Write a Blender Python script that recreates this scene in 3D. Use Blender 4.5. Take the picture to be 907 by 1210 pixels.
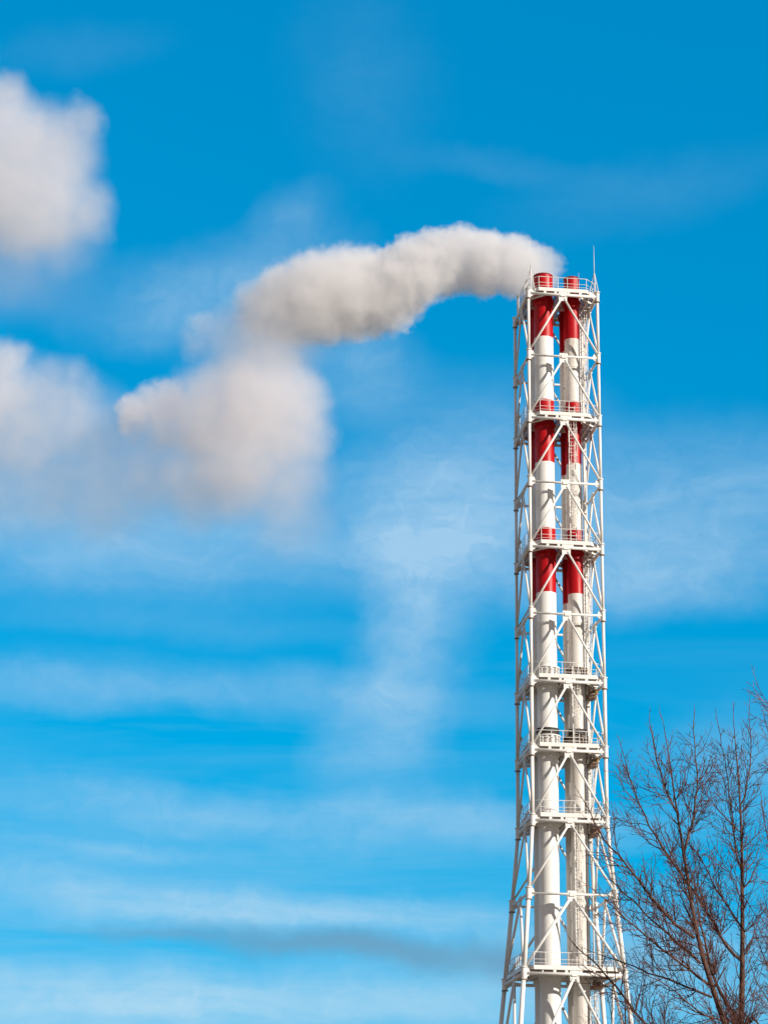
import bpy, bmesh, math, random
from mathutils import Vector, Matrix, noise as mnoise
R = math.radians
for o in list(bpy.data.objects): bpy.data.objects.remove(o)
S = bpy.context.scene
COL = S.collection

# ------------------------------------------------------------------ camera
F_PX, PITCH, ROLL = 2600.886, 0.317827, -0.013809
cp, sp, cr, sr = math.cos(PITCH), math.sin(PITCH), math.cos(ROLL), math.sin(ROLL)
FW = Vector((0, cp, sp)); UP0 = Vector((0, -sp, cp)); X0V = Vector((1, 0, 0))
RT = X0V*cr - UP0*sr; UP = X0V*sr + UP0*cr
CAM = Vector((0, 0, 1.6))
cam = bpy.data.cameras.new('camera'); cam.sensor_fit = 'HORIZONTAL'; cam.sensor_width = 36
cam.lens = F_PX/907*36; cam.clip_start = 0.5; cam.clip_end = 20000
co = bpy.data.objects.new('camera', cam); COL.objects.link(co)
m = Matrix.Identity(4)
for i in range(3):
    m[i][0], m[i][1], m[i][2], m[i][3] = RT[i], UP[i], -FW[i], CAM[i]
co.matrix_world = m
S.camera = co

def ray(px, py):
    return FW + RT*((px-453.5)/F_PX) + UP*((605-py)/F_PX)
def at(px, py, Y):
    d = ray(px, py); return CAM + d*(Y/d.y)
def azel(px, py):
    d = ray(px, py).normalized(); return math.atan2(d.x, d.y), math.asin(d.z)

# ------------------------------------------------------------------ light
SUN_AZ, SUN_EL = R(52), R(22)          # azimuth measured from the camera's back towards the right
sd = Vector((math.sin(SUN_AZ)*math.cos(SUN_EL), -math.cos(SUN_AZ)*math.cos(SUN_EL), math.sin(SUN_EL)))
sl = bpy.data.lights.new('sun', 'SUN'); sl.energy = 4.9; sl.angle = R(0.5); sl.color = (1, 0.93, 0.82)
so = bpy.data.objects.new('sun', sl); COL.objects.link(so)
so.rotation_euler = sd.to_track_quat('Z', 'Y').to_euler(); so.location = (60, -60, 120)
S.view_settings.view_transform = 'Standard'; S.view_settings.look = 'None'
S.view_settings.exposure = 0.15; S.view_settings.gamma = 1
S.cycles.max_bounces = 12; S.cycles.volume_bounces = 6; S.cycles.volume_max_steps = 512
S.cycles.volume_step_rate = 1.0
S.cycles.use_denoising = True

# ------------------------------------------------------------------ node helper
class NT:
    def __init__(s, tree): s.t = tree; s.n = tree.nodes; s.l = tree.links
    def new(s, typ, **kw):
        nd = s.n.new(typ)
        for k, v in kw.items(): setattr(nd, k, v)
        return nd
    def put(s, sock, v):
        if isinstance(v, bpy.types.NodeSocket): s.l.new(v, sock)
        elif v is not None: sock.default_value = v
    def m(s, op, a, b=None, c=None, clamp=False):
        nd = s.n.new('ShaderNodeMath'); nd.operation = op; nd.use_clamp = clamp
        for i, v in enumerate((a, b, c)): s.put(nd.inputs[i], v)
        return nd.outputs[0]
    def v(s, op, a, b=None, scale=None):
        nd = s.n.new('ShaderNodeVectorMath'); nd.operation = op
        s.put(nd.inputs[0], a)
        if b is not None: s.put(nd.inputs[1], b)
        if scale is not None: s.put(nd.inputs[3], scale)
        return nd.outputs[1] if op in ('DISTANCE', 'LENGTH', 'DOT_PRODUCT') else nd.outputs[0]
    def noise(s, vec, scale, detail=3, rough=0.5, dist=0):
        nd = s.n.new('ShaderNodeTexNoise')
        s.put(nd.inputs['Vector'], vec); nd.inputs['Scale'].default_value = scale
        nd.inputs['Detail'].default_value = detail; nd.inputs['Roughness'].default_value = rough
        nd.inputs['Distortion'].default_value = dist
        return nd
    def rng(s, v, a, b, c=0, d=1, smooth=False):
        nd = s.n.new('ShaderNodeMapRange')
        if smooth: nd.interpolation_type = 'SMOOTHSTEP'
        s.put(nd.inputs[0], v)
        for i, x in enumerate((a, b, c, d)): nd.inputs[i+1].default_value = x
        return nd.outputs[0]
    def mix(s, f, a, b, blend='MIX'):
        nd = s.n.new('ShaderNodeMix'); nd.data_type = 'RGBA'; nd.blend_type = blend
        s.put(nd.inputs[0], f)
        for i, v in ((6, a), (7, b)):
            s.put(nd.inputs[i], (*v, 1) if isinstance(v, tuple) and len(v) == 3 else v)
        return nd.outputs[2]

# ------------------------------------------------------------------ sky
W = bpy.data.worlds.new('World'); S.world = W; W.use_nodes = True
W.node_tree.nodes.clear(); n = NT(W.node_tree)
sky = n.new('ShaderNodeTexSky', sky_type='NISHITA', sun_disc=False)
sky.sun_elevation = SUN_EL; sky.sun_rotation = math.pi - SUN_AZ
sky.air_density = 1.0; sky.dust_density = 0.0; sky.ozone_density = 3.0
# deep, polarised winter blue: each channel of the sky is compressed and graded
sc_ = n.new('ShaderNodeSeparateColor'); n.l.new(sky.outputs[0], sc_.inputs[0])
cc_ = n.new('ShaderNodeCombineColor')
n.l.new(n.m('MAXIMUM', n.m('MULTIPLY', n.m('SUBTRACT', sc_.outputs[0], 2.6), 0.36), 0.0), cc_.inputs[0])
n.l.new(n.m('MULTIPLY', n.m('POWER', sc_.outputs[1], 0.48), 2.10), cc_.inputs[1])
n.l.new(n.m('MULTIPLY', n.m('POWER', sc_.outputs[2], 0.42), 3.75), cc_.inputs[2])
tc = n.new('ShaderNodeTexCoord')
sx = n.new('ShaderNodeSeparateXYZ'); n.l.new(tc.outputs['Generated'], sx.inputs[0])
az = n.m('ARCTAN2', sx.outputs[0], sx.outputs[1]); el = n.m('ARCSINE', sx.outputs[2])
# cirrus: unit = one degree
D = 180/math.pi
azd = n.m('MULTIPLY', az, D); eld = n.m('MULTIPLY', el, D)
ae = n.new('ShaderNodeCombineXYZ'); n.l.new(azd, ae.inputs[0]); n.l.new(eld, ae.inputs[1])
warp = n.noise(ae.outputs[0], 0.35, 4, 0.6)
wv = n.v('SCALE', n.v('SUBTRACT', warp.outputs['Color'], (0.5, 0.5, 0.5)), scale=1.5)
ws = n.v('MULTIPLY', wv, (1.6, 0.8, 0))
pw = n.v('ADD', ae.outputs[0], ws)
def blob(px, py, rx, ry, rot, w):
    a, e = azel(px, py); k = D/F_PX
    mp = n.new('ShaderNodeMapping', vector_type='TEXTURE')
    n.l.new(pw, mp.inputs[0])
    mp.inputs['Location'].default_value = (a*D, e*D, 0)
    mp.inputs['Rotation'].default_value = (0, 0, R(rot))
    mp.inputs['Scale'].default_value = (rx*k, ry*k, 1)
    r = n.v('LENGTH', mp.outputs[0])
    g = n.rng(r, 1.0, 0.0, 0, w, smooth=True)
    return g
CIRRUS = [  # px, py, rx, ry, rotation, weight
    (840, 600, 260, 140, 0, .62), (780, 680, 260, 70, 0, .45), (580, 590, 270, 180, 0, .62), (500, 630, 170, 130, 0, .50), (150, 640, 480, 105, 0, .66),
    (505, 700, 110, 130, 0, .50), (475, 790, 85, 170, 8, .48), (430, 880, 100, 95, 0, .38), (330, 815, 440, 44, -3, .32),
    (60, 815, 280, 36, 0, .34), (250, 958, 460, 48, -5, .42), (560, 968, 260, 44, -4, .42), (700, 700, 200, 50, 0, .2),
    (130, 1062, 440, 44, -3, .62), (450, 1078, 420, 40, -2, .48), (150, 1180, 560, 60, 0, .9), (650, 1160, 500, 95, 0, .5),
    (290, 340, 200, 80, 22, .40), (350, 250, 90, 45, 20, .26), (170, 360, 130, 70, 10, .34), (130, 1000, 200, 12, 0, .2),
    (900, 900, 200, 90, 0, .3), (430, 440, 130, 80, 0, .45), (120, 1000, 520, 70, 0, .28), (200, 740, 400, 30, 0, .12), (430, 90, 130, 170, 20, .07), (760, 230, 260, 60, 8, .08), (600, 200, 200, 30, -8, .07), (90, 60, 160, 40, 10, .06),
]
acc = None
for b in CIRRUS:
    g = blob(*b)
    acc = g if acc is None else n.m('ADD', acc, g)
st = n.v('MULTIPLY', pw, (0.16, 1.0, 1.0))
fib = n.noise(st, 0.9, 5, 0.55, 0.4)
wsp = n.noise(n.v('MULTIPLY', pw, (0.7, 1.1, 1.0)), 1.6, 6, 0.62, 0.8)
fib2 = n.m('MULTIPLY', n.rng(fib.outputs['Fac'], 0.25, 0.72, 0.60, 1.12), n.rng(wsp.outputs['Fac'], 0.3, 0.7, 0.78, 1.16))
cov = n.m('MULTIPLY', acc, fib2)
# faint general streaks low in the sky
st2 = n.noise(n.v('MULTIPLY', ae.outputs[0], (0.10, 0.9, 1)), 0.9, 4, 0.6, 0.6)
low = n.rng(eld, 16.0, 5.0, 0.0, 0.35)
cov = n.m('ADD', cov, n.m('MULTIPLY', n.rng(st2.outputs['Fac'], 0.42, 0.75, 0, 1), low))
cov = n.rng(cov, 0, 1.0, 0, 0.85)
CLOUD = n.mix(n.rng(eld, 4, 16), (4.8, 7.2, 8.8), (4.0, 6.4, 8.6))
# one thin grey streak
gs = None
for b in [(430, 1120, 360, 28, -4, .9), (230, 1104, 220, 15, -2, .6), (620, 1136, 300, 34, -3, .85)]:
    g = blob(*b); gs = g if gs is None else n.m('MAXIMUM', gs, g)
GREY = (1.5, 3.6, 5.5)
c1 = n.mix(cov, cc_.outputs[0], CLOUD)
c1 = n.mix(gs, c1, GREY)
# unseen broken pale cloud added overhead, behind and beside camera, neutralising blue shade fill
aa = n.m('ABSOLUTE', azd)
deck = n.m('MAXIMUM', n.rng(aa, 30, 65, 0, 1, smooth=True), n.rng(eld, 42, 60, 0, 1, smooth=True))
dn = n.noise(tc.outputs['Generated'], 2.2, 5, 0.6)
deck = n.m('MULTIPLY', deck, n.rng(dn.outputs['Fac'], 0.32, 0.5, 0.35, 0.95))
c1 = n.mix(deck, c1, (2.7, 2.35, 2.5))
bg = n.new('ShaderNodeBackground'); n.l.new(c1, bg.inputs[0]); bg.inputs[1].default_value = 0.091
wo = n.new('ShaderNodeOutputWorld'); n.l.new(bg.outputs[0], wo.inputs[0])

# ------------------------------------------------------------------ materials
def mat(name):
    mt = bpy.data.materials.new(name); mt.use_nodes = True
    mt.node_tree.nodes.clear(); k = NT(mt.node_tree)
    out = k.new('ShaderNodeOutputMaterial'); return mt, k, out
def paint(name, base, dirt, amount, rough, bump=0.02, sc=0.8):
    mt, k, out = mat(name)
    t = k.new('ShaderNodeTexCoord')
    big = k.noise(t.outputs['Object'], sc, 5, 0.6)
    run = k.noise(k.v('MULTIPLY', t.outputs['Object'], (7, 7, 0.35)), 1.0, 4, 0.65)
    sp_ = k.noise(t.outputs['Object'], 9, 3, 0.7)
    f = k.m('MULTIPLY', k.rng(big.outputs['Fac'], 0.4, 0.75), k.rng(run.outputs['Fac'], 0.42, 0.75))
    f = k.m('ADD', k.m('MULTIPLY', f, amount), k.m('MULTIPLY', k.rng(sp_.outputs['Fac'], 0.66, 0.74), amount*0.7), clamp=True)
    c = k.mix(f, base, dirt)
    bs = k.new('ShaderNodeBsdfPrincipled'); k.l.new(c, bs.inputs['Base Color'])
    k.put(bs.inputs['Roughness'], k.rng(big.outputs['Fac'], 0.3, 0.7, rough-0.07, rough+0.12))
    bs.inputs['Specular IOR Level'].default_value = 0.28 if 'red' in name else 0.5
    bp = k.new('ShaderNodeBump'); bp.inputs['Strength'].default_value = 0.3; bp.inputs['Distance'].default_value = bump
    k.l.new(big.outputs['Fac'], bp.inputs['Height']); k.l.new(bp.outputs[0], bs.inputs['Normal'])
    k.l.new(bs.outputs[0], out.inputs[0]); return mt
M_WHITE = paint('white steel paint', (0.83, 0.81, 0.77), (0.36, 0.22, 0.13), 0.62, 0.42)
M_FLUE = paint('white flue paint', (0.84, 0.825, 0.79), (0.42, 0.30, 0.21), 0.5, 0.38, sc=0.5)
M_FLUE2 = paint('weathered white flue paint', (0.76, 0.715, 0.66), (0.34, 0.20, 0.12), 1.0, 0.45, sc=0.5)
M_RED = paint('red flue paint', (0.46, 0.001, 0.005), (0.20, 0.002, 0.005), 0.5, 0.42, sc=0.6)
M_DARK = paint('dark band', (0.02, 0.018, 0.016), (0.05, 0.035, 0.025), 0.5, 0.6)
M_GRATE = paint('weathered grating', (0.26, 0.18, 0.13), (0.10, 0.055, 0.035), 0.9, 0.6)
M_BOX = paint('grey cabinet paint', (0.55, 0.5, 0.42), (0.3, 0.2, 0.1), 0.5, 0.5)
M_YEL = paint('yellow lamp glass', (0.7, 0.38, 0.05), (0.3, 0.2, 0.1), 0.5, 0.4)
M_SOOT = paint('sooty metal', (0.03, 0.028, 0.027), (0.09, 0.06, 0.04), 0.5, 0.8)
M_RIM = paint('soot stained red rim', (0.30, 0.012, 0.012), (0.05, 0.02, 0.018), 1.2, 0.6, sc=2.0)
M_CONC = paint('concrete', (0.38, 0.36, 0.33), (0.2, 0.17, 0.14), 0.6, 0.85)

# ------------------------------------------------------------------ mesh helpers
class MB:
    def __init__(s): s.v = []; s.f = []; s.mi = []
    def add(s, vs, fs, mi=0):
        b = len(s.v); s.v += [tuple(p) for p in vs]; s.f += [tuple(b+i for i in q) for q in fs]; s.mi += [mi]*len(fs)
    def tube(s, a, b, r, r2=None, n=10, caps=True):
        a, b = Vector(a), Vector(b); r2 = r if r2 is None else r2
        d = (b-a).normalized(); t = Vector((0, 0, 1)) if abs(d.z) < 0.9 else Vector((1, 0, 0))
        x = d.cross(t).normalized(); y = d.cross(x)
        vs = []
        for c, rr in ((a, r), (b, r2)):
            for i in range(n):
                th = 2*math.pi*i/n; vs.append(c + x*math.cos(th)*rr + y*math.sin(th)*rr)
        fs = [(i, (i+1) % n, n+(i+1) % n, n+i) for i in range(n)]
        if caps: fs += [tuple(range(n))[::-1], tuple(range(n, 2*n))]
        s.add(vs, fs)
    def path(s, pts, rs, n=8, closed=False):
        pts = [Vector(p) for p in pts]; N = len(pts); x = None; vs = []
        for i, p in enumerate(pts):
            if closed: d = (pts[(i+1) % N]-pts[i-1]).normalized()
            else: d = (pts[min(i+1, N-1)]-pts[max(i-1, 0)]).normalized()
            if x is None:
                t = Vector((0, 0, 1)) if abs(d.z) < 0.9 else Vector((1, 0, 0)); x = d.cross(t).normalized()
            else:
                x = (x - d*x.dot(d)).normalized()
            y = d.cross(x); r = rs if isinstance(rs, (int, float)) else rs[i]
            for k in range(n):
                th = 2*math.pi*k/n; vs.append(p + x*math.cos(th)*r + y*math.sin(th)*r)
        fs = []
        for i in range(N if closed else N-1):
            j = (i+1) % N
            for k in range(n): fs.append((i*n+k, i*n+(k+1) % n, j*n+(k+1) % n, j*n+k))
        if not closed: fs += [tuple(range(n))[::-1], tuple(range((N-1)*n, N*n))]
        s.add(vs, fs)
    def box(s, c, size, rz=0):
        c = Vector(c); hx, hy, hz = [q/2 for q in size]; ca, sa = math.cos(rz), math.sin(rz)
        vs = []
        for z in (-hz, hz):
            for x, y in ((-hx, -hy), (hx, -hy), (hx, hy), (-hx, hy)):
                vs.append(c + Vector((x*ca-y*sa, x*sa+y*ca, z)))
        s.add(vs, [(3, 2, 1, 0), (4, 5, 6, 7), (0, 1, 5, 4), (1, 2, 6, 5), (2, 3, 7, 6), (3, 0, 4, 7)])
    def beam(s, a, b, w, h):           # rectangular bar a->b, h measured upwards
        a, b = Vector(a), Vector(b); d = (b-a).normalized()
        t = Vector((0, 0, 1)); x = d.cross(t).normalized(); y = x.cross(d)
        vs = [c + x*i*w/2 + y*j*h/2 for c in (a, b) for i, j in ((-1, -1), (1, -1), (1, 1), (-1, 1))]
        s.add(vs, [(3, 2, 1, 0), (4, 5, 6, 7), (0, 1, 5, 4), (1, 2, 6, 5), (2, 3, 7, 6), (3, 0, 4, 7)])
    def lathe(s, prof, c=(0, 0), n=48, mats=None):
        vs = [(c[0]+r*math.cos(2*math.pi*i/n), c[1]+r*math.sin(2*math.pi*i/n), z) for r, z in prof for i in range(n)]
        for j in range(len(prof)-1):
            fs = [(j*n+i, j*n+(i+1) % n, (j+1)*n+(i+1) % n, (j+1)*n+i) for i in range(n)]
            s.add([], fs, mats[j] if mats else 0) if False else None
            s.f += [tuple(len(s.v)+k for k in q) for q in fs]; s.mi += [mats[j] if mats else 0]*len(fs)
        s.v += vs
    def poly(s, pts, z0, z1):
        N = len(pts); vs = [(x, y, z) for z in (z0, z1) for x, y in pts]
        s.add(vs, [tuple(range(N))[::-1], tuple(range(N, 2*N))] + [(i, (i+1) % N, N+(i+1) % N, N+i) for i in range(N)])
    def build(s, name, mats, parent=None, smooth=False, loc=None):
        me = bpy.data.meshes.new(name); me.from_pydata(s.v, [], s.f); me.update()
        for mt in (mats if isinstance(mats, (list, tuple)) else [mats]): me.materials.append(mt)
        if any(s.mi): me.polygons.foreach_set('material_index', s.mi)
        if smooth: me.polygons.foreach_set('use_smooth', [len(f) <= 4 for f in s.f])
        o = bpy.data.objects.new(name, me); COL.objects.link(o)
        if parent: o.parent = parent
        if loc: o.location = loc
        return o
def tag(o, label=None, cat=None, group=None, kind=None):
    if label: o['label'] = label
    if cat: o['category'] = cat
    if group: o['group'] = group
    if kind: o['kind'] = kind
    return o
def empty(name, loc=(0, 0, 0), rz=0):
    o = bpy.data.objects.new(name, None); COL.objects.link(o); o.location = loc; o.rotation_euler = (0, 0, rz); return o

# ------------------------------------------------------------------ ground
mt, k, out = mat('winter ground')
t = k.new('ShaderNodeTexCoord')
a = k.noise(t.outputs['Object'], 0.02, 6, 0.6); b = k.noise(t.outputs['Object'], 1.5, 5, 0.7)
c = k.mix(k.rng(a.outputs['Fac'], 0.4, 0.6), (0.22, 0.175, 0.12), (0.16, 0.13, 0.09))
c = k.mix(k.rng(b.outputs['Fac'], 0.45, 0.7), c, (0.14, 0.11, 0.07))
bs = k.new('ShaderNodeBsdfPrincipled'); k.l.new(c, bs.inputs['Base Color']); bs.inputs['Roughness'].default_value = 0.95
k.l.new(bs.outputs[0], out.inputs[0])
g = MB(); N = 48
g.add([(6000*math.cos(2*math.pi*i/N), 6000*math.sin(2*math.pi*i/N), 0) for i in range(N)], [tuple(range(N))])
tag(g.build('ground', mt), kind='structure')

# ------------------------------------------------------------------ lattice tower
TX, TY, PHI = 14.3066, 172.0, 0.114764
HW, HD = 2.919, 3.170
LV = [(76.44-5.5289*i, 1.0) for i in range(9)] + [(26.51, 1.147), (20.44, 1.322), (10.5, 1.62), (0.0, 1.93)]
tower = tag(empty('lattice_tower', (TX, TY, 0), PHI),
            'tall white tubular steel lattice tower that holds up the four chimney flues, with railed platforms', 'tower')
def legr(z): return 0.122 if z > 45 else (0.15 if z > 30 else 0.175)
CORN = [(-1, -1), (1, -1), (1, 1), (-1, 1)]
def corner(k, lv, inset=0):
    z, s = LV[lv]; return Vector((CORN[k][0]*(HW*s-inset), CORN[k][1]*(HD*s-inset), z))
for k in range(4):
    mb = MB()
    pts = [corner(k, i) for i in range(len(LV))]
    pts[0] = pts[0] + Vector((0, 0, 0.35))
    for i in range(len(pts)-1):
        mb.tube(pts[i], pts[i+1], legr(pts[i].z), legr(pts[i].z-1), n=14)
    leg = mb.build('leg', M_WHITE, tower, smooth=True)
    cx, cy = CORN[k]
    for i in range(0, len(LV)-1):
        p = corner(k, i); r = legr(p.z); gmb = MB()
        gmb.tube(p+Vector((0, 0, -0.42)), p+Vector((0, 0, 0.42)), r+0.05, n=14)
        gmb.tube(p+Vector((0, 0, 0.40)), p+Vector((0, 0, 0.46)), r+0.12, n=14)
        jn = MB(); jn.tube(p+Vector((0, 0, -0.50)), p+Vector((0, 0, -0.44)), r+0.10, n=14)
        jn.build('flange', M_GRATE, leg)
        # fin plates along both faces
        for dx_, dy_ in ((-cx, 0), (0, -cy)):
            prof_ = [(0.1, -0.36), (0.34, -0.2), (0.46, -0.12), (0.46, 0.12), (0.36, 0.38), (0.1, 0.44)]
            vs_ = []
            for w_ in (-0.02, 0.02):
                vs_ += [(p.x+dx_*q_+(w_ if dy_ else 0), p.y+dy_*q_+(w_ if dx_ else 0), p.z+h_) for q_, h_ in prof_]
            gmb.add(vs_, [tuple(range(6))[::-1], tuple(range(6, 12))]+[(a_, (a_+1) % 6, 6+(a_+1) % 6, 6+a_) for a_ in range(6)])
        gmb.build('gusset', M_WHITE, leg, smooth=False)
    f = MB(); q = corner(k, 12); f.box((q.x, q.y, 0.25), (1.8, 1.8, 0.6)); f.build('footing', M_CONC, tower)

# horizontal girders, one per face and level; chevron braces in every panel
for i in range(len(LV)-1):
    for k in range(4):
        a, b = corner(k, i), corner((k+1) % 4, i); mid = (a+b)/2
        d = (b-a).normalized(); r = 0.095 if i not in (0, 2, 4, 6, 7, 8, 10) else 0.125
        mb = MB(); mb.tube(a+d*0.12, b-d*0.12, r, n=12)
        gd = mb.build('girder', M_WHITE, tower, smooth=True)
        pl = MB(); nrm = Vector((d.y, -d.x, 0))
        ang = math.atan2(d.y, d.x)
        pl.box(mid+Vector((0, 0, -0.12)), (0.70, 0.05, 0.80), ang)
        pl.box(mid+Vector((0, 0, 0.0)), (0.42, 0.24, 0.30), ang)
        pl.build('node_plate', M_WHITE, gd)
        a2, b2 = corner(k, i+1), corner((k+1) % 4, i+1)
        for e in (a2, b2):
            st_ = mid+Vector((0, 0, -0.12)); en = e+Vector((0, 0, 0.28))
            dd = (en-st_).normalized(); br = MB(); rr = 0.088 if i < 9 else 0.11
            br.tube(st_+dd*0.22, en-dd*0.22, rr, n=10)
            br.build('brace', M_WHITE, tower, smooth=True)

PLAT = [0, 2, 4, 6, 7, 8, 10]
FL = [  # u, v, r, material
    (-1.33, -1.45, 0.800, M_FLUE), (1.09, -1.45, 0.640, M_FLUE2), (-1.22, 1.45, 0.76, M_FLUE), (1.22, 1.45, 0.62, M_FLUE2)]
def hits(x, y, pad=0.12):
    return any((x-f[0])**2+(y-f[1])**2 < (f[2]+pad)**2 for f in FL)
rnd = random.Random(5)
for pi, i in enumerate(PLAT):
    z, s = LV[i]; z0 = z+0.31; z1 = z+0.49
    ex, ey = HW*s-0.02, HD*s-0.02
    ch = 0.88 if s == 1 and i < 6 else (0.62 if s == 1 else 0.75)
    octo = [(-ex+ch, -ey), (ex-ch, -ey), (ex, -ey+ch), (ex, ey-ch), (ex-ch, ey), (-ex+ch, ey), (-ex, ey-ch), (-ex, -ey+ch)]
    plat = tag(empty('platform', (0, 0, 0)), None); plat.parent = tower
    # grating bars, cut around the flues
    d = MB(); x = -ex+0.08
    while x < ex-0.05:
        lim = ey if abs(x) < ex-ch else ey-(abs(x)-(ex-ch))
        y = -lim+0.06; segs = []; start = None; stp = 0.05
        while y <= lim-0.06:
            inside = hits(x, y)
            if not inside and start is None: start = y
            if inside and start is not None:
                segs.append((start, y)); start = None
            y += stp
        if start is not None: segs.append((start, lim-0.06))
        for a_, b_ in segs:
            if b_-a_ > 0.1: d.box((x, (a_+b_)/2, z1-0.06), (0.08, b_-a_, 0.04))
        x += 0.115
    d.build('deck', M_GRATE, plat)
    e = MB()
    for j in range(8):
        p, q = octo[j], octo[(j+1) % 8]
        dv = (Vector(q)-Vector(p)).normalized()*0.0
        e.beam((p[0], p[1], (z0+z1)/2), (q[0], q[1], (z0+z1)/2), 0.07, z1-z0)
    e.build('edge_beam', M_WHITE, plat)
    jo = MB()
    for yy in (-2.75, -0.45, 0.45, 2.75):
        w = ex-0.06 if abs(yy) < ey-ch else ex-ch+0.3
        jo.beam((-w, yy, z0-0.03), (w, yy, z0-0.03), 0.10, 0.20)
    for xx in (-2.4, -0.25, 0.2, 2.35):
        jo.beam((xx, -ey+0.06, z0+0.055-0.19), (xx, ey-0.06, z0+0.055-0.19), 0.10, 0.16)
    for xx in (-1.5, -0.6, 0.5, 1.5):
        for yy in (-ey+0.05, ey-0.05): jo.box((xx, yy, (z0+z+0.05)/2), (0.22, 0.12, z0-z-0.05))
    # diagonal knee bars to the legs
    for cx, cy in CORN:
        jo.beam((cx*(ex-0.15), cy*(ey-1.5), z+0.02), (cx*(ex-1.5), cy*(ey-0.15), z+0.02), 0.08, 0.14)
    jo.build('joists', M_WHITE, plat)
    rl = MB(); H = 1.10
    for j in range(8):
        p, q = Vector((*octo[j], z1)), Vector((*octo[(j+1) % 8], z1)); L = (q-p).length
        nn = max(1, round(L/0.85))
        for a_ in range(nn):
            b_ = p.lerp(q, a_/nn); rl.tube(b_, b_+Vector((0, 0, H)), 0.026, n=6)
        for hh, rr in ((H, 0.028), (0.58, 0.02), (0.30, 0.018)):
            rl.tube(p+Vector((0, 0, hh)), q+Vector((0, 0, hh)), rr, n=6)
        rl.beam(p+Vector((0, 0, 0.07)), q+Vector((0, 0, 0.07)), 0.02, 0.14)
    rl.build('railing', M_WHITE, plat)
    # service boxes and lamp on the deck
    if i in (4, 6, 7, 8):
        bx = MB(); bx.box((2.2, 2.2, z1+0.45), (0.5, 0.35, 0.8)); bx.box((2.2, 2.2, z1+0.87), (0.56, 0.41, 0.04))
        bx.tube((2.2, 2.2, z1+0.87), (2.2, 2.2, z1+1.5), 0.03)
        bx.build('service_cabinet', M_BOX, plat)
    if i in (0, 2, 4, 6, 7, 8):
        for cx in (-1, 1):
            lb = MB()
            lb.tube((cx*(ex-0.05), ey-1.2, z1), (cx*(ex-0.05), ey-1.2, z1+1.35), 0.03)
            lb.lathe([(0.0, z1+1.33), (0.11, z1+1.35), (0.12, z1+1.5), (0.08, z1+1.62), (0.0, z1+1.66)], (cx*(ex-0.05), ey-1.2), 12)
            lb.build('warning_lamp', M_BOX, plat)
    if i in (6, 7, 8, 10):    # pipework slung under the right hand side
        pw_ = MB()
        for q in range(4):
            yy = -1.9+q*0.75
            pw_.tube((2.0+0.12*q, yy, z-0.10), (2.0+0.12*q, yy, z-0.62), 0.07)
            pw_.tube((1.85, yy, z-0.62), (2.75, yy+0.1, z-0.55), 0.06)
        pw_.box((2.45, -0.2, z-0.50), (0.55, 1.3, 0.28)); pw_.box((2.3, -1.5, z-0.42), (0.42, 0.4, 0.42))
        pw_.build('pipework', M_GRATE, plat, smooth=False)
        if i in (6, 7):
            lm = MB(); lm.box((2.55, -1.75, z-0.30), (0.16, 0.16, 0.2)); lm.build('floodlight', M_YEL, plat)
    if i in (6, 7):           # clamp frames around the flues
        for (u, v, r, _) in FL[:2]:
            cl = MB()
            for q in range(14):
                th = 2*math.pi*q/14
                cl.box((u+(r+0.13)*math.cos(th), v+(r+0.13)*math.sin(th), z1+0.55), (0.10, 0.14, 0.85), th)
            cl.lathe([(r+0.02, z1+0.90), (r+0.22, z1+0.90), (r+0.22, z1+0.98), (r+0.02, z1+0.98)], (u, v), 32)
            cl.build('clamp_frame', M_GRATE if u > 0 else M_FLUE, plat)

# ladders: (u, v, z bottom, z top, facing)
def ladder(u, v, zb, zt, face):
    mb = MB()
    for sgn in (-1, 1): mb.beam((u+sgn*0.24, v, (zb)), (u+sgn*0.24+0.0001, v, zt), 0.05, 0.07) if False else mb.box((u+sgn*0.24, v, (zb+zt)/2), (0.055, 0.08, zt-zb))
    z = zb+0.2
    while z < zt-0.1: mb.tube((u-0.24, v, z), (u+0.24, v, z), 0.018, n=6); z += 0.3
    lad = mb.build('ladder', M_WHITE, tower)
    cg = MB(); z = zb+2.3; hoops = []
    def arc(z): return [(u+0.36*math.cos(math.pi*q/10), v+face*(0.12+0.58*math.sin(math.pi*q/10)), z) for q in range(11)]
    while z < zt-0.05:
        cg.path(arc(z), 0.02, n=5); z += 0.75
    top = z-0.75
    for q in (1, 3, 5, 7, 9):
        p = arc(0)[q]; cg.box((p[0], p[1], (zb+2.3+top)/2), (0.03, 0.03, top-zb-2.3))
    cg.build('safety_cage', M_WHITE, lad)
def dz(i): return LV[i][0]+0.5
ladder(2.40, 0.35, dz(2), dz(0)+1.0, -1)
ladder(0.78, -2.35, dz(4), dz(2)+1.0, -1)
ladder(2.40, 0.35, dz(6), dz(4)+1.0, -1)
ladder(0.78, -2.35, dz(7), dz(6)+1.0, -1)
ladder(2.40, 0.35, dz(8), dz(7)+1.0, -1)
ladder(0.80, -2.35, dz(10), dz(8)+1.0, -1)
ladder(2.40, 0.35, 0.3, dz(10)+1.0, -1)
cd = MB()
cd.tube((2.75, 1.6, 0.2), (2.75, 1.6, 76.0), 0.055, n=8); cd.build('conduit', M_WHITE, tower, smooth=True)
cd = MB(); cd.tube((2.35, 2.3, 0.2), (2.35, 2.3, 76.0), 0.09, n=8); cd.build('riser_pipe', M_WHITE, tower, smooth=True)
cd = MB(); cd.tube((1.62, -2.15, 20.9), (1.62, -2.15, 43.5), 0.035, n=8); cd.build('conduit', M_DARK, tower, smooth=True)

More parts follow.
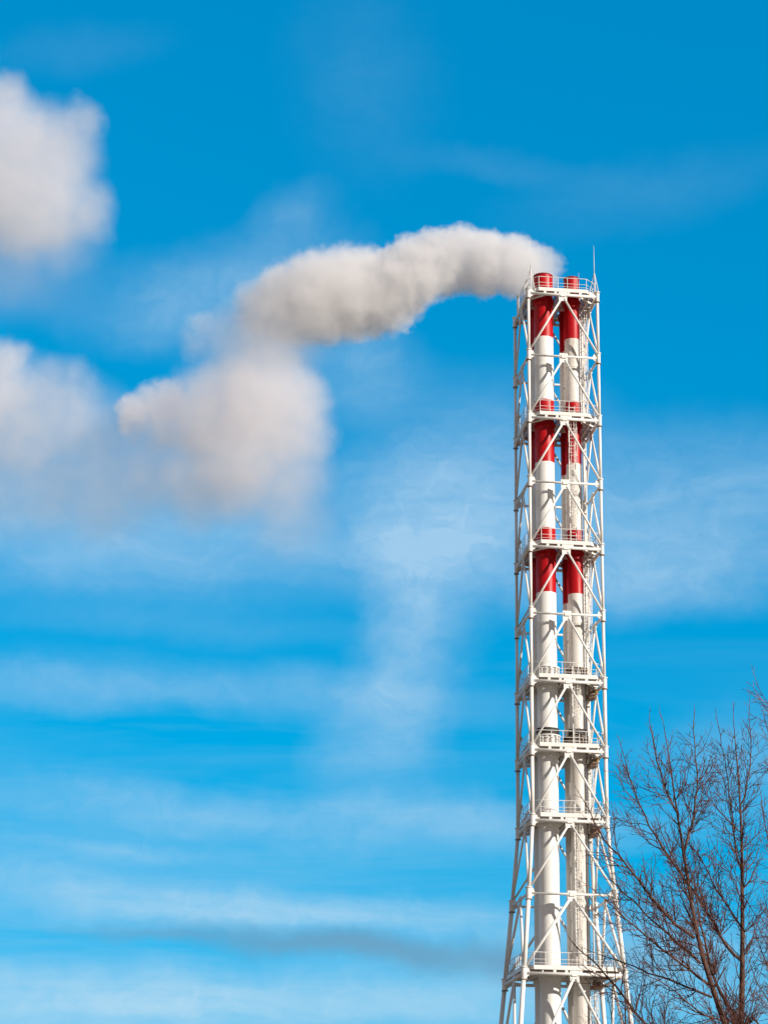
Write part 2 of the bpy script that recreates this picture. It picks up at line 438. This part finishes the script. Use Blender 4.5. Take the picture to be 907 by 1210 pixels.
# lightning rods
for k, (cx, cy) in enumerate(CORN):
    zb = 76.75; zt = (81.25, 81.2, 81.5, 81.1)[k]; x, y = cx*HW*0.93, cy*HD
    y = cy*(HD-0.05)
    mb = MB(); big = cy < 0
    mb.tube((x, y, zb+(1.55 if big else 0)), (x, y, zt), 0.040 if big else 0.026, 0.008, n=8)
    rod = mb.build('lightning_rod', M_WHITE, tower, smooth=True)
    if big:
        br = MB()
        for th in (30, 150, 270):
            c_, s_ = math.cos(R(th)), math.sin(R(th))
            br.tube((x+0.50*c_, y+0.42*s_, zb), (x+0.02*c_, y+0.02*s_, zb+1.85), 0.032, n=6)
            br.tube((x+0.25*c_, y+0.21*s_, zb+0.95), (x+0.25*math.cos(R(th+120)), y+0.21*math.sin(R(th+120)), zb+0.95), 0.018, n=6)
        br.build('bracket', M_WHITE, rod)

# ------------------------------------------------------------------ flues
LBL = ['wide front chimney flue, red and white bands, left of the narrower front one',
       'narrow front chimney flue, red and white bands, with a ladder in front of it',
       'chimney flue standing behind the wide front flue, mostly hidden by it',
       'chimney flue standing behind the narrow front flue, a shaded strip of it showing']
TOPZ = (78.70, 78.62, 78.62, 78.55)
for q, (u, v, r, mw) in enumerate(FL):
    fl = tag(empty('chimney_flue', Vector((TX, TY, 0)) + Matrix.Rotation(PHI, 3, 'Z') @ Vector((u, v, 0)), PHI), LBL[q], 'chimney',
             'red and white banded chimney flues')
    zs = [0, 50.9, 56.32, 62.0, 67.46, 73.08, TOPZ[q]]
    prof = []; mats = []
    seams = [LV[i][0]-0.35 for i in range(9)] + [25.9, 14.0]
    cuts = sorted(zs + seams)
    for zc in cuts:
        mi = lambda z: 1 if (50.9 <= z < 56.32 or 62.0 <= z < 67.46 or z >= 73.08) else 0
        if zc in seams:
            for dr, dzz in ((0, -0.06), (0.022, -0.04), (0.022, 0.04), (0, 0.06)):
                prof.append((r+dr, zc+dzz)); mats.append(mi(zc))
        else:
            prof.append((r, zc)); mats.append(mi(zc))
    # rolled rim and inner throat
    for rr, zz in ((r+0.02, TOPZ[q]+0.0), (r+0.02, TOPZ[q]+0.10), (r-0.05, TOPZ[q]+0.10)): prof.append((rr, zz)); mats.append(1)
    mb = MB(); mb.lathe(prof, (0, 0), 64, mats)
    sh = mb.build('shaft', [mw, M_RED], fl, smooth=True)
    md = sh.modifiers.new('e', 'EDGE_SPLIT'); md.split_angle = R(35)
    lp_ = MB(); lp_.lathe([(r+0.021, TOPZ[q]+0.02), (r+0.030, TOPZ[q]+0.02), (r+0.030, TOPZ[q]+0.115), (r-0.045, TOPZ[q]+0.115)], (0, 0), 48)
    lp_.build('rim', M_RIM, fl)
    th = MB(); th.lathe([(r-0.05, TOPZ[q]+0.10), (r-0.06, TOPZ[q]-3), (0.0, TOPZ[q]-3.01)], (0, 0), 48)
    th.build('throat', M_SOOT, fl, smooth=True)
    db = MB(); db.lathe([(r, 39.30), (r+0.12, 39.30), (r+0.12, 39.76), (r, 39.76)], (0, 0), 48)
    db.build('dark_band', M_DARK, fl)
    for i in PLAT:
        z = LV[i][0]; red = (50.9 <= z < 56.32 or 62.0 <= z < 67.46 or z >= 73.08)
        cb = MB(); cb.lathe([(r, z-0.16), (r+0.11, z-0.16), (r+0.11, z+0.10), (r, z+0.10)], (0, 0), 48)
        cb.build('collar', M_RED if red else mw, fl)

# ------------------------------------------------------------------ steam
def steam(name, label, Y, puffs, rho, warp_amp, warp_scale, soft, seed, warp2=0.0, step=0.16, fine=0.0, alb=(0.990, 0.980, 0.983)):
    """puffs: (px, py, radius px, weight, depth offset m, softness).  Density is a field in world space."""
    mt = bpy.data.materials.new(name); mt.use_nodes = True; mt.node_tree.nodes.clear()
    k = NT(mt.node_tree); out = k.new('ShaderNodeOutputMaterial')
    geo = k.new('ShaderNodeNewGeometry'); P = geo.outputs['Position']
    n1 = k.noise(k.v('ADD', P, (seed*13.1, seed*7.7, 0.0)), warp_scale, 6.0, 0.62)
    w1 = k.v('SCALE', k.v('SUBTRACT', n1.outputs['Color'], (0.5, 0.5, 0.5)), scale=warp_amp)
    PW = k.v('ADD', P, w1)
    if fine:
        n3 = k.noise(P, 1.7, 3.0, 0.6)
        PW = k.v('ADD', PW, k.v('SCALE', k.v('SUBTRACT', n3.outputs['Color'], (0.5, 0.5, 0.5)), scale=fine))
    acc = None; hull = MB(); kx = Y/F_PX
    for (px, py, rp, w, dy, sf) in puffs:
        d = ray(px, py); c = CAM + d*((Y+dy)/d.y); r = rp*(c-CAM).length/F_PX
        dist = k.v('DISTANCE', PW, tuple(c))
        fsh = k.rng(dist, r*1.0+sf*0.5*r, r*1.0-sf*0.5*r, 0, w, smooth=True)
        acc = fsh if acc is None else k.m('MAXIMUM', acc, fsh)
        R2 = r*(1+sf*0.5)+warp_amp*0.17
        NS, NR = 20, 12
        prof = [(max(1e-3, R2*math.sin(math.pi*j/NR)), c.z-R2*math.cos(math.pi*j/NR)) for j in range(NR+1)]
        hull.lathe(prof, (c.x, c.y), NS)
    n2 = k.noise(P, warp_scale*2.2, 3.0, 0.6)
    dens = k.m('MULTIPLY', acc, k.rng(n2.outputs['Fac'], 0.25, 0.6, 1-warp2, 1.0))
    dens = k.m('MULTIPLY', dens, rho)
    pv = k.new('ShaderNodeVolumePrincipled'); pv.inputs['Color'].default_value = (*alb, 1)
    k.l.new(dens, pv.inputs['Density']); pv.inputs['Anisotropy'].default_value = 0.0
    k.l.new(pv.outputs[0], out.inputs['Volume'])
    mt.cycles.volume_step_rate = step
    mt.cycles.homogeneous_volume = False
    o = hull.build(name, mt)
    rm = o.modifiers.new('r', 'REMESH'); rm.mode = 'VOXEL'; rm.voxel_size = 0.45; rm.use_smooth_shade = True
    dg = bpy.context.evaluated_depsgraph_get(); me = bpy.data.meshes.new_from_object(o.evaluated_get(dg))
    o.modifiers.clear(); o.data = me
    if not me.materials: me.materials.append(mt)
    tag(o, label, 'steam', kind='stuff')
    return o
PLUME = [(662, 312, 9, .25, 1.0, .8), (650, 313, 17, .4, .5, .6), (632, 317, 28, .7, .5, .4), (606, 315, 36, 1, 0, .26), (575, 312, 38, 1, 0, .26),
         (545, 308, 38, 1, .4, .26), (515, 312, 39, 1, 0, .26), (490, 321, 41, 1, -.4, .26), (465, 336, 46, 1, 0, .26), (470, 374, 18, .7, -.3, .5),
         (438, 345, 50, 1, .3, .4), (408, 348, 53, 1, 0, .4), (375, 353, 52, .9, -.3, .45), (345, 360, 48, .8, 0, .5), (318, 368, 40, .6, 0, .6),
         (300, 382, 34, .30, 0, .9), (268, 396, 30, .18, 0, 1.0), (240, 385, 16, .26, 0, .7), (232, 405, 18, .2, 0, .9), (322, 404, 42, .20, 0, 1.0), (285, 415, 42, .10, 0, 1.2), (350, 400, 36, .12, 0, 1.1)]
steam('steam_plume', 'thick white steam plume streaming left off the chimney tops', 173.5, PLUME, 0.80, 2.6, 0.48, .3, 1, 0.35, fine=1.3)
PUFF_B = [(158, 494, 23, .45, 0, .6), (180, 482, 24, .35, 0, .7), (198, 468, 22, .45, 0, .6), (210, 496, 42, .24, 0, .9), (255, 500, 58, .24, 0, .9), (300, 482, 62, .28, 0, .9),
          (330, 475, 48, .26, 0, .9), (340, 505, 46, .22, 0, .9), (278, 545, 62, .20, 0, 1.0), (235, 562, 52, .14, 0, 1.1), (325, 560, 54, .12, 0, 1.2),
          (345, 612, 42, .055, 0, 1.3), (185, 560, 52, .07, 0, 1.2), (312, 435, 46, .14, 0, 1.1), (366, 480, 26, .12, 0, 1.0), (135, 530, 46, .04, 0, 1.3), (150, 590, 44, .03, 0, 1.4)]
steam('steam_cloud', 'large soft lump of steam hanging below the end of the plume', 175, PUFF_B, 1.4, 3.8, 0.27, .8, 2, 0.5, fine=1.0, step=0.22, alb=(0.976, 0.955, 0.967))
PUFF_C = [(8, 425, 24, .30, 0, .8), (-5, 465, 50, .22, 0, 1.0), (45, 470, 40, .16, 0, 1.0), (88, 462, 30, .13, 0, 1.0), (30, 515, 50, .15, 0, 1.1),
          (100, 515, 50, .08, 0, 1.2), (110, 575, 54, .075, 0, 1.2), (60, 560, 60, .08, 0, 1.2), (145, 560, 46, .05, 0, 1.3), (10, 560, 60, .07, 0, 1.2), (75, 490, 46, .14, 0, 1.0), (-60, 490, 70, .2, 0, .9)]
steam('steam_cloud', 'thin drifting steam at the left edge, below the taller steam cloud', 177, PUFF_C, 1.2, 4.2, 0.26, .8, 3, 0.6, step=0.26, alb=(0.976, 0.957, 0.967))
PUFF_D = [(2, 120, 32, .28, 0, .7), (15, 160, 46, .30, 0, .7), (92, 150, 28, .22, 0, .8), (55, 185, 52, .26, 0, .9), (30, 235, 70, .26, 0, .9), (95, 250, 36, .20, 0, .9),
          (60, 275, 50, .09, 0, 1.2), (10, 300, 60, .06, 0, 1.3), (60, 325, 50, .02, 0, 1.4), (-60, 200, 85, .25, 0, .8)]
steam('steam_cloud', 'tall pale steam cloud in the upper left, highest of the steam clouds', 177, PUFF_D, 0.85, 3.8, 0.26, .8, 4, 0.5, step=0.26, alb=(0.978, 0.962, 0.972))

# ------------------------------------------------------------------ bare trees
def bark(name, c1_, c2_):
    mt, k, out = mat(name); t = k.new('ShaderNodeTexCoord')
    nz = k.noise(k.v('MULTIPLY', t.outputs['Object'], (6, 6, 1.5)), 3.0, 5, 0.7)
    c = k.mix(k.rng(nz.outputs['Fac'], 0.35, 0.65), c1_, c2_)
    bs = k.new('ShaderNodeBsdfPrincipled'); k.l.new(c, bs.inputs['Base Color']); bs.inputs['Roughness'].default_value = 0.8
    bp = k.new('ShaderNodeBump'); bp.inputs['Strength'].default_value = 0.7; bp.inputs['Distance'].default_value = 0.02
    k.l.new(nz.outputs['Fac'], bp.inputs['Height']); k.l.new(bp.outputs[0], bs.inputs['Normal'])
    k.l.new(bs.outputs[0], out.inputs[0]); return mt
M_BARK = bark('brown bark', (0.045, 0.018, 0.014), (0.15, 0.064, 0.036))
M_TWIG = bark('twig bark', (0.055, 0.020, 0.018), (0.15, 0.055, 0.036))
M_TWIG2 = bark('reddish twig bark', (0.12, 0.042, 0.030), (0.21, 0.078, 0.050))

def resample(pts, step):
    out_ = [pts[0]]
    for a_, b_ in zip(pts[:-1], pts[1:]):
        L = (b_-a_).length; nn = max(1, int(L/step))
        for j in range(1, nn+1): out_.append(a_.lerp(b_, j/nn))
    return out_
def smooth(pts, it=2):
    for _ in range(it):
        pts = [pts[0]] + [(pts[i-1]+pts[i]*2+pts[i+1])/4 for i in range(1, len(pts)-1)] + [pts[-1]]
    return pts
def grow(mb, rnd, p, d, L, r, depth, up=0.32, jit=0.10, seg=0.13, density=1.0):
    """a thin wandering shoot with side shoots"""
    nseg = max(2, int(L/seg)); pts = [p.copy()]; rs = [r]
    side = rnd.choice((-1, 1)); acc_ = 0
    for i in range(nseg):
        d = (d + Vector((rnd.gauss(0, jit), rnd.gauss(0, jit), rnd.gauss(0, jit)+up*seg*2))).normalized()
        p = p + d*(L/nseg); pts.append(p.copy()); f = (i+1)/nseg
        rs.append(max(0.0050, r*(1-f)+0.003))
        acc_ += L/nseg
        if depth > 0 and acc_ > (0.135 if depth > 1 else 0.11)/density and i < nseg-0:
            acc_ = 0
            if rnd.random() < 0.86:
                ax = d.cross(Vector((rnd.gauss(0, 1), rnd.gauss(0, 1), rnd.gauss(0, 1)))).normalized()
                ang = R(rnd.uniform(28, 52))
                nd = (Matrix.Rotation(ang, 3, ax) @ d).normalized()
                l2 = L*(1-f*0.7)*rnd.uniform(0.35, 0.72)
                l2 = min(l2, 1.1)
                if l2 > 0.07: grow(mb, rnd, p, nd, l2, max(0.006, rs[-1]*0.66), depth-1, up, jit*1.15, seg*0.8, density)
    mb.path(pts, rs, n=3 if r < 0.012 else 5)
def make_tree(name, label, Y, trunk, limbs, seed, rbase, rtop, mtw=None, density=1.0, depth=2):
    """trunk: list of (px,py); limbs: list of (pts, r0, r1, dy) traced and given real depth offsets"""
    rnd = random.Random(seed)
    tp = [at(x, y, Y+dy) for x, y, dy in trunk]
    root = tag(empty(name, (tp[0].x, tp[0].y, 0)), label, 'tree', 'bare winter trees')
    base = Vector((tp[0].x, tp[0].y, 0)); loc = base
    full = [Vector((base.x+0.0, base.y, -0.1))] + tp
    full = smooth(resample(full, 0.5), 3)
    zmax = full[-1].z
    rs = [max(0.008, rbase*(1-max(0, p.z)/zmax)**1.15 + rtop) for p in full]
    tb = MB(); tb.path([p-loc for p in full], rs, n=14); tb.build('trunk', M_BARK, root, smooth=True)
    tw = MB()
    def dress(pts, rr, first=0.0, lmax=1.5, dens=1.0):
        n_ = len(pts)
        tot = sum((pts[i+1]-pts[i]).length for i in range(n_-1)); s_ = 0; acc_ = 0
        for i in range(n_-1):
            sg = (pts[i+1]-pts[i]); s_ += sg.length; acc_ += sg.length
            f = s_/tot
            if f < first: continue
            while acc_ > 0.12/dens:
                acc_ -= 0.12/dens
                d = sg.normalized(); ax = d.cross(Vector((rnd.gauss(0, 1), rnd.gauss(0, 1), rnd.gauss(0, 1)))).normalized()
                nd = (Matrix.Rotation(R(rnd.uniform(30, 60)), 3, ax) @ d).normalized()
                Ls = min(lmax, 0.5+0.6*tot*(1-f))*rnd.uniform(0.3, 1.05)
                grow(tw, rnd, pts[i]-loc, nd, Ls, min(0.013, max(0.0065, rr[i]*0.45)), depth if Ls > 0.5 else depth-1, density=dens)
        grow(tw, rnd, pts[-1]-loc, (pts[-1]-pts[-2]).normalized(), 0.5, rr[-1], 1, density=dens)
    dress([p for p in full], rs, first=0.45, dens=0.8*density)
    for (lp, r0, r1, dyo) in limbs:
        n_ = len(lp); pts = []
        ph = rnd.uniform(0, 6)
        for j, (x, y) in enumerate(lp):
            f = j/(n_-1); pts.append(at(x, y, Y + dyo*f**1.2 + 0.12*math.sin(ph+3*f)*f))
        pts = smooth(resample(pts, 0.22), 2)
        # natural kinks
        pts = [p + Vector((mnoise.noise(p*2.3+Vector((seed, 0, 0)))*0.05, mnoise.noise(p*2.3+Vector((0, seed, 9)))*0.1, mnoise.noise(p*2.3+Vector((5, 0, seed)))*0.04)) for p in pts]
        rr = [(r0*1.25+(r1*1.6-r0*1.25)*(i/(len(pts)-1)))*(1+0.18*mnoise.noise(p*5.0)) for i, p in enumerate(pts)]
        lb = MB(); lb.path([p-loc for p in pts], rr, n=8); lb.build('limb', M_BARK, root, smooth=True)
        if r1 != .012: dress(pts, rr, first=0.42 if r0 >= .04 else 0.16, dens=density)
    tw.build('crown', mtw or M_TWIG, root)
    return root

T1 = [(893, 1330, 0), (875, 1265, 0), (857, 1210, 0), (841.5, 1172, 0), (828, 1131, 0), (820, 1099, 0.1), (815, 1065, .1), (812, 1031, .2), (808, 1007, .2),
      (801, 975, .3), (797, 950, .3), (793, 915, .4), (790, 882, .4), (784, 858, .4)]
L1 = [
    ([(799, 960), (790, 942), (779, 913), (773, 885), (768, 856)], .022, .007, -.6),
    ([(808, 1007), (813, 994), (820, 965), (823, 934), (823, 907), (820, 882), (819, 853)], .026, .007, .8),
    ([(820, 1109), (798, 1093), (768.5, 1061), (743, 1026), (723, 1004), (713, 990), (701, 972), (692, 950)], .036, .008, -1.2),
    ([(828, 1138), (807, 1120), (782, 1099), (762, 1079), (746, 1065), (730, 1049), (716, 1033)], .030, .007, .9),
    ([(838, 1163), (814, 1147), (778, 1120), (755, 1099), (734, 1081), (718, 1067), (700, 1050)], .030, .007, -1.6),
    ([(842, 1179), (803, 1163), (775, 1152), (748, 1143), (730, 1136), (705, 1128)], .026, .006, 1.4),
    ([(853, 1207), (842, 1205), (814, 1188), (798, 1172), (778, 1159), (755, 1150)], .022, .006, -.8),
    ([(880, 1285), (840, 1275), (800, 1255), (760, 1209), (743, 1186), (727, 1166), (711, 1147), (700, 1136), (680, 1118)], .045, .010, 1.2),
    ([(815, 1065), (807, 1040), (798, 1017), (786, 1000), (778, 975)], .018, .006, -.9),
    ([(822, 1105), (815, 1085), (803, 1060), (797, 1035), (790, 1015)], .018, .006, 1.0),
    ([(825, 1120), (806, 1112), (785, 1111), (765, 1118)], .014, .005, .9),
]
make_tree('bare_tree', 'bare tree leaning left, its long limbs crossing in front of the tower', 58, T1, L1, 11, 0.14, 0.010)
T2 = [(874, 1330, 0), (874, 1260, 0), (875.5, 1215, 0), (877, 1136, 0), (877, 1100, 0), (876.5, 1050, 0), (876.5, 1031, 0), (877, 1000, 0), (875, 960, 0),
      (873.6, 924, 0), (870, 898, 0), (867, 871, 0), (866, 848, 0)]
L2 = [
    ([(876, 950), (883, 925), (887, 896), (886, 862), (884, 844)], .018, .006, .5),
    ([(876.5, 1033), (868, 996), (864, 962), (860, 925), (857, 907), (854, 882), (849, 858)], .022, .006, -.5),
    ([(876, 985), (856, 967), (845, 954), (834, 940), (826, 925)], .017, .005, -.8),
    ([(876.5, 1096), (857, 1068), (846, 1050), (832, 1022), (822, 1006), (808, 990)], .024, .006, .8),
    ([(876.5, 1136), (857, 1120), (850, 1104), (841, 1086), (830, 1067), (814, 1047), (798, 1024), (780, 997), (765, 975), (747, 929), (735, 888)], .034, .007, 1.0),
    ([(875.5, 1215), (871, 1207), (855, 1182), (839, 1145), (832, 1109), (825, 1081), (823, 1058)], .045, .010, -.6),
    ([(876.5, 1033), (884, 1028), (890, 1020), (895, 1008)], .018, .006, .5),
    ([(876.5, 1058), (885, 1072), (893, 1085), (899, 1092)], .010, .005, -.5),
    ([(876.5, 1130), (884, 1120), (889, 1108), (896, 1090)], .016, .006, .8),
    ([(877, 1216), (884, 1200), (888, 1195), (896, 1206), (902, 1225)], .03, .012, -.4),
    ([(876, 1070), (868, 1045), (862, 1030), (850, 1012), (843, 1000)], .012, .005, -.9),
]
make_tree('bare_tree', 'bare tree with a straight upright trunk, in front of open sky', 60, T2, L2, 23, 0.15, 0.009)
T3 = [(955, 1330, 0), (953, 1200, 0), (950, 1050, 0), (946, 950, 0), (940, 900, 0), (934, 850, 0)]
L3 = [
    ([(940, 1200), (920, 1165), (905, 1140), (893, 1110), (889, 1085)], .024, .006, .6),
    ([(941, 1230), (915, 1195), (898, 1170), (886, 1140)], .02, .006, -.5),
    ([(939, 1080), (920, 1050), (910, 1010), (903, 970), (900, 945)], .024, .006, -.4),
    ([(940, 1150), (922, 1120), (910, 1090), (902, 1060)], .02, .006, .4),
    ([(932, 950), (918, 905), (908, 870), (903, 850)], .018, .006, .4),
    ([(938, 870), (920, 848), (907, 832), (899, 822), (893, 803)], .012, .005, .1),
    ([(942, 900), (925, 868), (915, 850), (905, 838)], .014, .005, .2),
    ([(953, 1190), (930, 1150), (912, 1125), (899, 1105)], .02, .006, .8), ([(952, 1150), (925, 1110), (908, 1085), (897, 1070)], .018, .006, -.8),
    ([(953, 1220), (930, 1185), (912, 1160), (900, 1150)], .018, .006, .3), ([(950, 1050), (930, 1010), (915, 985), (905, 965)], .018, .006, .5),
]
make_tree('bare_tree', 'reddish bare tree standing mostly beyond the right edge', 66, T3, L3, 37, 0.16, 0.012, mtw=M_TWIG2, density=1.0)
T4 = [(742, 1400, 0), (740, 1300, 0), (738, 1230, 0), (739, 1180, 0), (737, 1150, 0)]
L4 = [([(740, 1290), (728, 1240), (722, 1200), (716, 1170)], .02, .006, .6), ([(740, 1270), (752, 1225), (757, 1190), (760, 1165)], .02, .006, -.6),
      ([(741, 1310), (765, 1265), (778, 1225), (784, 1190)], .02, .006, .5), ([(741, 1330), (712, 1280), (704, 1240), (698, 1200)], .02, .006, -.4)]
make_tree('bare_tree', 'low bare tree whose top twigs show behind the leaning tree at the tower foot', 84, T4, L4, 51, 0.12, 0.012, density=0.9)
